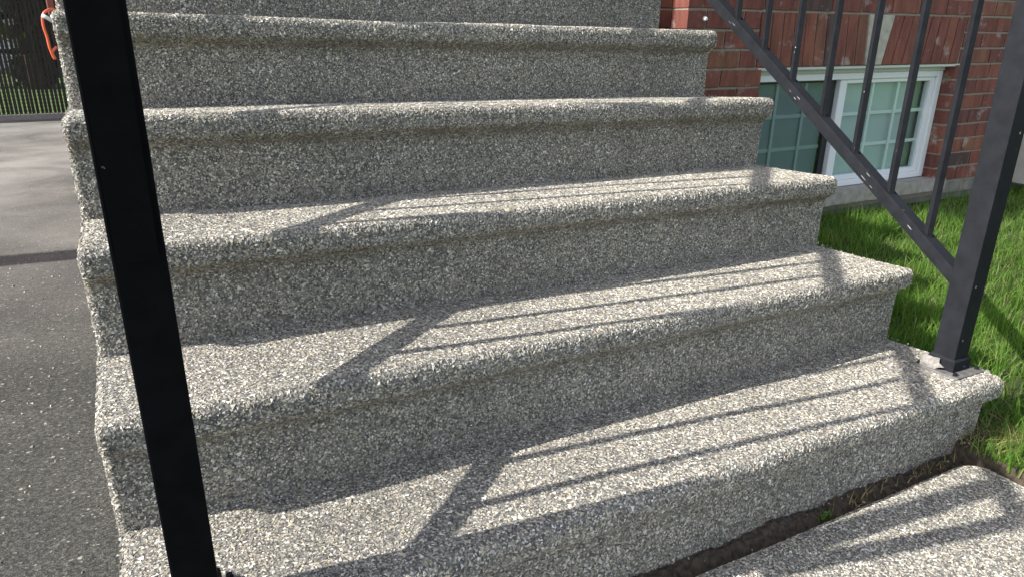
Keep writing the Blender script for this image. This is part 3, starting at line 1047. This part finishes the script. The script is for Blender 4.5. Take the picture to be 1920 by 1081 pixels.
# left slider set further back, behind a screen
ring('sash', FX0 + 0.0405, 3.265, FZ0 + 0.0305, FZ1 - 0.0325, 0.030, 0.040, 0.012, 0.012, yf + 0.036, yf + 0.066, M_DARK)
gz0, gz1 = FZ0 + 0.05, FZ1 - 0.05
wpart('pane', box_bm(3.316, FX1 - 0.072, yf + 0.026, yf + 0.029, gz0, gz1), M_GLASS)
wpart('pane', box_bm(FX0 + 0.068, 3.227, yf + 0.044, yf + 0.047, gz0 - 0.01, gz1 + 0.01), M_SCREEN)
for xv in (3.545, 3.745):
    wpart('grille', box_bm(xv - 0.009, xv + 0.009, yf + 0.0315, yf + 0.0365, gz0, gz1, 0.001), M_GRILLE)
for zv in (0.521, 0.358):
    wpart('grille', box_bm(3.317, FX1 - 0.073, yf + 0.0372, yf + 0.0415, zv - 0.009, zv + 0.009, 0.001), M_GRILLE)
for xv in (2.880, 3.072):
    wpart('grille', box_bm(xv - 0.009, xv + 0.009, yf + 0.0490, yf + 0.0535, gz0 - 0.01, gz1 + 0.01, 0.001), M_GRILLE)
for zv in (0.525, 0.366):
    wpart('grille', box_bm(FX0 + 0.069, 3.226, yf + 0.0540, yf + 0.0580, zv - 0.009, zv + 0.009, 0.001), M_GRILLE)
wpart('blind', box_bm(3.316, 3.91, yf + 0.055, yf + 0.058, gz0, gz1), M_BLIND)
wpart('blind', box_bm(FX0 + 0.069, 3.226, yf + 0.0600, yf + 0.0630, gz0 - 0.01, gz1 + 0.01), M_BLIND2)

# small details on the wall: a screw anchor near the corner
bm = bmesh.new()
bmesh.ops.create_cone(bm, cap_ends=True, segments=10, radius1=0.012, radius2=0.006, depth=0.014, matrix=Matrix.Translation((2.285, YW - 0.006, 0.963)) @ Matrix.Rotation(R(90), 4, 'X'))
hpart('wall_anchor', bm, M_WHITE)

# ------------------------------------------------------------------ utility box on the right
ub = tag(empty('utility_box', (5.05, 1.5, 0.05)), 'pale grey utility box low on the brick wall behind the right post', 'utility box')
for nm, b_ in (('box_body', box_bm(4.72, 5.25, 1.49, 1.628, 0.085, 0.50, 0.006, 2)), ('box_lid', box_bm(4.71, 5.26, 1.48, 1.628, 0.5005, 0.525, 0.004, 2))):
    o = bm_obj(nm, b_, M_GREYBOX, ub); o.location = -ub.location

# ------------------------------------------------------------------ board at the left end of the landing
bd = tag(empty('wooden_board', (-0.01, 1.6, 0.94)), 'reddish brown board standing at the left end above the fifth step', 'board')
o = bm_obj('plank', box_bm(-0.0205, -0.004, 1.43, 1.90, 0.940, 1.25, 0.002), M_BROWN, bd); o.location = -bd.location
o = bm_obj('batten', box_bm(-0.0035, 0.012, 1.905, 1.925, 1.145, 1.25, 0.002), M_BROWN, bd); o.location = -bd.location

# ------------------------------------------------------------------ orange cord
oc = tag(empty('orange_cord', (-0.02, 1.35, 0.85)), 'bright orange cord with white tape hanging beside the fifth step', 'cord')
def o_on(name, pts, rad, mat, seg=8):
    o = tube(name, pts, rad, mat, oc, seg); o.location = -oc.location
    return o
o_on('cord', spline([(0.004, 1.42, 0.945), (-0.006, 1.37, 0.955), (-0.021, 1.35, 0.949), (-0.029, 1.35, 0.937), (-0.031, 1.35, 0.916), (-0.028, 1.35, 0.891), (-0.027, 1.35, 0.867), (-0.023, 1.35, 0.846), (-0.0205, 1.35, 0.842), (-0.023, 1.35, 0.857), (-0.012, 1.35, 0.869)]), 0.0030, M_ORANGE)
o_on('tape', [(-0.030, 1.346, 0.941), (-0.021, 1.346, 0.936), (-0.008, 1.345, 0.926)], 0.0046, M_WHITE)

# ------------------------------------------------------------------ chain link fence with slats
FY, FZ = 8.2, drive_z(8.2) + 0.002
fence = tag(empty('chain_link_fence', (-0.9, FY, FZ)), 'tall dark chain link fence with black privacy slats across the back', 'fence')
def fpart(name, bm, mat):
    o = bm_obj(name, bm, mat, fence); o.location = -fence.location
    return o
FX_0, FX_1 = -4.2, 0.10
pitch = 0.0372
sm = bpy.data.meshes.new('slat'); b_ = box_bm(-0.0142, 0.0142, -0.0025, 0.0025, 0.05, 1.84); b_.to_mesh(sm); b_.free(); sm.materials.append(M_SLAT)
x = FX_0
while x < FX_1:
    o = bpy.data.objects.new('slat', sm); C.objects.link(o); o.parent = fence
    o.location = Vector((x + random.uniform(-.003, .003), FY, FZ)) - fence.location
    o.rotation_euler = (0, random.uniform(-.002, .002), random.uniform(-.15, .15))
    x += pitch
# wire mesh: zig-zag diagonals, one joined part
wv, wf = [], []
def wire(a, b__, r=0.0018):
    a, b__ = Vector(a), Vector(b__); d = (b__ - a).normalized(); s = d.cross(Vector((0, 1, 0))).normalized() * r; u = Vector((0, r, 0))
    i = len(wv)
    wv.extend([a + s, a + u, a - s, a - u, b__ + s, b__ + u, b__ - s, b__ - u])
    for k in range(4): wf.append((i + k, i + (k + 1) % 4, i + 4 + (k + 1) % 4, i + 4 + k))
H = 1.85
n = int((FX_1 - FX_0 + H) / pitch)
for k in range(n):
    xa = FX_0 - H + k * pitch
    for sgn, yo in ((1, -0.0065), (-1, 0.0065)):
        # clip the diagonal to the fence
        if sgn == 1: x0, z0, x1, z1 = xa, 0.03, xa + H, 0.03 + H
        else: x0, z0, x1, z1 = xa + H, 0.03, xa, 0.03 + H
        pts = []
        for t in (0, 1): pts.append([x0 + (x1 - x0) * t, z0 + (z1 - z0) * t])
        lo, hi = 0.0, 1.0
        dxx = x1 - x0
        ta, tb = (FX_0 - x0) / dxx, (FX_1 - x0) / dxx
        if ta > tb: ta, tb = tb, ta
        lo, hi = max(lo, ta), min(hi, tb)
        if hi - lo > 0.01:
            wire((x0 + dxx * lo, FY + yo, FZ + z0 + H * lo), (x0 + dxx * hi, FY + yo, FZ + z0 + H * hi))
wo_ = mesh_obj('mesh_wire', wv, wf, M_WIRE, fence); wo_.location = -fence.location; wo_['kind'] = 'stuff'
for zz in (0.66, 1.86):
    o = tube('rail', [(FX_0, FY + 0.03, FZ + zz), (FX_1, FY + 0.03, FZ + zz)], 0.021, M_WIRE, fence); o.location = -fence.location
for xx in (-4.2, -2.2, 0.06):
    o = tube('post', [(xx, FY + 0.07, FZ - 0.1), (xx, FY + 0.07, FZ + 1.95)], 0.030, M_WIRE, fence, 12); o.location = -fence.location
fpart('bottom_rail', box_bm(FX_0, FX_1, FY - 0.03, FY + 0.03, FZ - 0.03, FZ + 0.046, 0.004), M_KERB)

# ------------------------------------------------------------------ beyond the fence
bld = tag(empty('neighbour_house', (-5.2, 17, -0.05)), 'pale house far behind the fence, seen through its slats', 'house')
for nm, b_, mt in (('wall', box_bm(-9, -1.95, 17, 22, -0.1, 4.4), M_PALE), ('window', box_bm(-4.6, -3.4, 16.96, 16.995, 1.2, 2.4, 0.01), M_DARK), ('window', box_bm(-7.6, -6.4, 16.96, 16.995, 1.2, 2.4, 0.01), M_DARK)):
    o = bm_obj(nm, b_, mt, bld); o.location = -bld.location
bm = bmesh.new()
rv = [bm.verts.new(p) for p in ((-9.4, 16.6, 4.4), (-1.6, 16.6, 4.4), (-1.6, 22.4, 4.4), (-9.4, 22.4, 4.4), (-7.4, 19.5, 6.4), (-3.4, 19.5, 6.4))]
for f in ((3, 2, 1, 0), (0, 1, 5, 4), (2, 3, 4, 5), (1, 2, 5), (3, 0, 4)): bm.faces.new([rv[i] for i in f])
o = bm_obj('roof', bm, M_ROOF, bld); o.location = -bld.location


def tree(x, y, z, h, rx, label, seed, nleaf=5000):
    r_ = np.random.default_rng(seed)
    root = tag(empty('tree', (x, y, z)), label, 'tree', 'trees beyond the fence')
    pts = [(0, 0, -0.1), (0.03, 0.02, h * 0.3), (-0.04, 0.03, h * 0.6), (0.02, 0, h * 0.9)]
    tube('trunk', pts, [0.16, 0.13, 0.09, 0.03], M_BARK, root, 8)
    for k in range(6):
        a = k * 1.05 + r_.uniform(-.3, .3); z0 = h * r_.uniform(0.25, 0.7)
        o = tube('limb', [(0, 0, z0), (math.cos(a) * rx * .45, math.sin(a) * rx * .45, z0 + h * .1), (math.cos(a) * rx * .85, math.sin(a) * rx * .85, z0 + h * .14)], [0.06, 0.04, 0.015], M_BARK, root, 6)
    cl = r_.normal(size=(46, 3)); cl /= np.linalg.norm(cl, axis=1)[:, None]
    cl = cl * r_.uniform(0.35, 1.0, (46, 1)) * np.array([rx, rx, h * 0.47]) + np.array([0, 0, h * 0.52])
    c = cl[r_.integers(0, 46, nleaf)] + r_.normal(size=(nleaf, 3)) * np.array([rx, rx, rx]) * 0.17
    c[:, 2] = np.maximum(c[:, 2], 0.08)
    t = r_.normal(size=(nleaf, 3)); t /= np.linalg.norm(t, axis=1)[:, None]
    q = np.cross(t, r_.normal(size=(nleaf, 3))); q /= np.linalg.norm(q, axis=1)[:, None]
    s = r_.uniform(0.07, 0.13, (nleaf, 1))
    co = np.stack([c - t * s, c + q * s * .5, c + t * s, c - q * s * .5], 1).reshape(-1, 3)
    fast_mesh('crown', co, np.full(nleaf, 4), nleaf, np.arange(nleaf * 4), M_LEAF, root)
    return root


tree(-0.95, 12.3, -0.08, 3.2, 0.62, 'dense dark evergreen behind the slatted fence, nearest the steps', 1, 7000)
tree(-1.9, 12.9, -0.08, 2.9, 0.50, 'slim dark evergreen behind the slatted fence, left of the nearest one', 2, 4500)
tree(0.2, 12.6, -0.08, 3.4, 0.70, 'dark evergreen behind the fence, mostly hidden by the steps', 3, 5000)

# pole whose shadow lies across the driveway (it stands left of the picture)
px_, py_ = -3.3, 3.09
pole = tag(empty('wooden_pole', (px_, py_, drive_z(py_))), 'weathered wooden pole beside the driveway whose shadow crosses the asphalt', 'pole')
tube('shaft', [(0, 0, -0.2), (0, 0, 1.5), (0, 0, 3.4)], [0.085, 0.085, 0.08], M_WOOD, pole, 16)
tube('pole_cap', [(0, 0, 3.402), (0, 0, 3.43), (0, 0, 3.45)], [0.095, 0.095, 0.02], M_WIRE, pole, 16)


# ------------------------------------------------------------------ grass
def blades(name, P, h, w, lean, mat, seg=3):
    n = len(P)
    az = rng.uniform(0, 2 * np.pi, n); la = rng.uniform(0, 2 * np.pi, n)
    side = np.stack([np.cos(az), np.sin(az), np.zeros(n)], 1)
    ln = np.stack([np.cos(la), np.sin(la), np.zeros(n)], 1) * lean[:, None]
    rows = []
    for k in range(seg + 1):
        t = k / seg
        c = P + np.array([0, 0, 1.0])[None] * (h * (t - 0.25 * np.clip(lean, 0, 1.6) * t * t))[:, None] + ln * (h * t ** 1.8)[:, None]
        ww = w * (1 - t ** 1.6) * (0.8 + 0.4 * (t < 0.5))
        if k < seg: rows += [c - side * ww[:, None] / 2, c + side * ww[:, None] / 2]
        else: rows += [c]
    m = 2 * seg + 1
    co = np.stack(rows, 1).reshape(-1, 3)
    pat, lens = [], []
    for k in range(seg - 1):
        pat += [2 * k, 2 * k + 1, 2 * k + 3, 2 * k + 2]; lens.append(4)
    pat += [2 * seg - 2, 2 * seg - 1, 2 * seg]; lens.append(3)
    idx = (np.arange(n)[:, None] * m + np.array(pat)[None]).ravel()
    o = fast_mesh(name, co, np.tile(lens, n), n * len(lens), idx, mat, smooth=True)
    return o


def lz(x, y):
    return -0.012 + 0.018 * np.clip(y, -0.9, 1.7) - 0.006 * np.clip(x - 3.0, 0, 3)

parts = []
for (xa, xb, ya, yb_, dens) in ((1.885, 2.7, -0.35, 1.60, 15000), (2.7, 3.8, -0.3, 1.61, 10000), (3.8, 5.6, -0.2, 1.61, 6000), (1.782, 1.815, -0.5, 0.0, 45000), (1.795, 1.885, -0.35, -0.01, 26000), (1.885, 2.05, -0.25, 0.12, 9000), (1.82, 2.4, -1.6, -0.35, 4000), (2.4, 6.0, -2.0, -0.3, 1000)):
    k = int((xb - xa) * (yb_ - ya) * dens)
    parts.append(np.stack([rng.uniform(xa, xb, k), rng.uniform(ya, yb_, k)], 1))
XY = np.concatenate(parts)
cl = vnoise(np.stack([XY[:, 0], XY[:, 1], np.zeros(len(XY))], 1), 9)
# thinner near the front corner where the soil shows
edge = (XY[:, 1] < 0.10) & (XY[:, 0] < 1.98)
keep = ~(edge & (rng.random(len(XY)) < 0.15)) & (rng.random(len(XY)) < 0.75 + 0.5 * cl)
XY = XY[keep]; cl = cl[keep]
P = np.stack([XY[:, 0], XY[:, 1], lz(XY[:, 0], XY[:, 1]) - 0.004], 1)
h = rng.uniform(0.035, 0.095, len(P)) * (1 + 0.45 * cl)
g = blades('grass', P, h, rng.uniform(0.0018, 0.0046, len(P)), np.abs(rng.normal(0.45, 0.45, len(P))), M_GRASS)
tag(g, 'bright green mown grass growing beside the steps', 'grass', kind='stuff')

# dry grass at the corner of slab and lowest step
k = 420
cx = np.concatenate([rng.normal(1.93, 0.06, 260), rng.normal(1.88, 0.05, 120), rng.uniform(1.3, 1.86, 70)])
cy = np.concatenate([rng.normal(-0.09, 0.07, 260), rng.normal(0.0, 0.03, 120), rng.normal(0.010, 0.008, 70)])
kk = ~((cx < 1.79) & (cy < -0.004)); cx, cy = cx[kk], cy[kk]
P = np.stack([cx, cy, np.where(cx > 1.79, lz(cx, cy), -0.042)], 1)
g = blades('dry_grass', P, rng.uniform(0.02, 0.075, len(P)) * np.where(cx > 1.80, 1, 0.6), rng.uniform(0.0014, 0.003, len(P)), np.abs(rng.normal(1.0, 0.5, len(P))), M_STRAW)
tag(g, 'dry straw-coloured grass at the corner of the lowest step', 'dry grass', kind='stuff')

# crumbs of stone in the soil joint and on the drive
def pebbles(name, P, size, label, cat):
    ob = chips(name, P, np.tile([0, 0, 1.0], (len(P), 1)), size, None)
    tag(ob, label, cat, kind='stuff')
xb = rng.uniform(0.6, 1.85, 70); yb_ = rng.uniform(-0.004, 0.03, 70)
pebbles('soil_crumbs', np.stack([xb, yb_, np.array([soil_z(a, b) for a, b in zip(xb, yb_)]) + rng.uniform(-.004, .003, 70)], 1), 0.0024, 'small stone crumbs lying in the dark soil joint', 'gravel')
n = 260
xx = -np.abs(rng.normal(0, 0.35, n)) - 0.02; yy = rng.uniform(-0.2, 3.0, n)
zz = np.array([drive_z(v) for v in yy]) + 0.003
pebbles('loose_gravel', np.stack([xx, yy, zz], 1), 0.0032, 'loose pale grit scattered on the asphalt driveway', 'gravel')

# sprout in the joint
wd = tag(empty('weed', (1.30, 0.006, -0.045)), 'tiny green weed sprouting from the dark soil joint', 'weed')
k = 22
lo = blades('leaf', np.stack([rng.normal(0, .008, k), rng.normal(0, .004, k), np.zeros(k)], 1), rng.uniform(0.012, 0.028, k), rng.uniform(0.003, 0.005, k), np.abs(rng.normal(0.8, 0.3, k)), M_GRASS)
lo.parent = wd
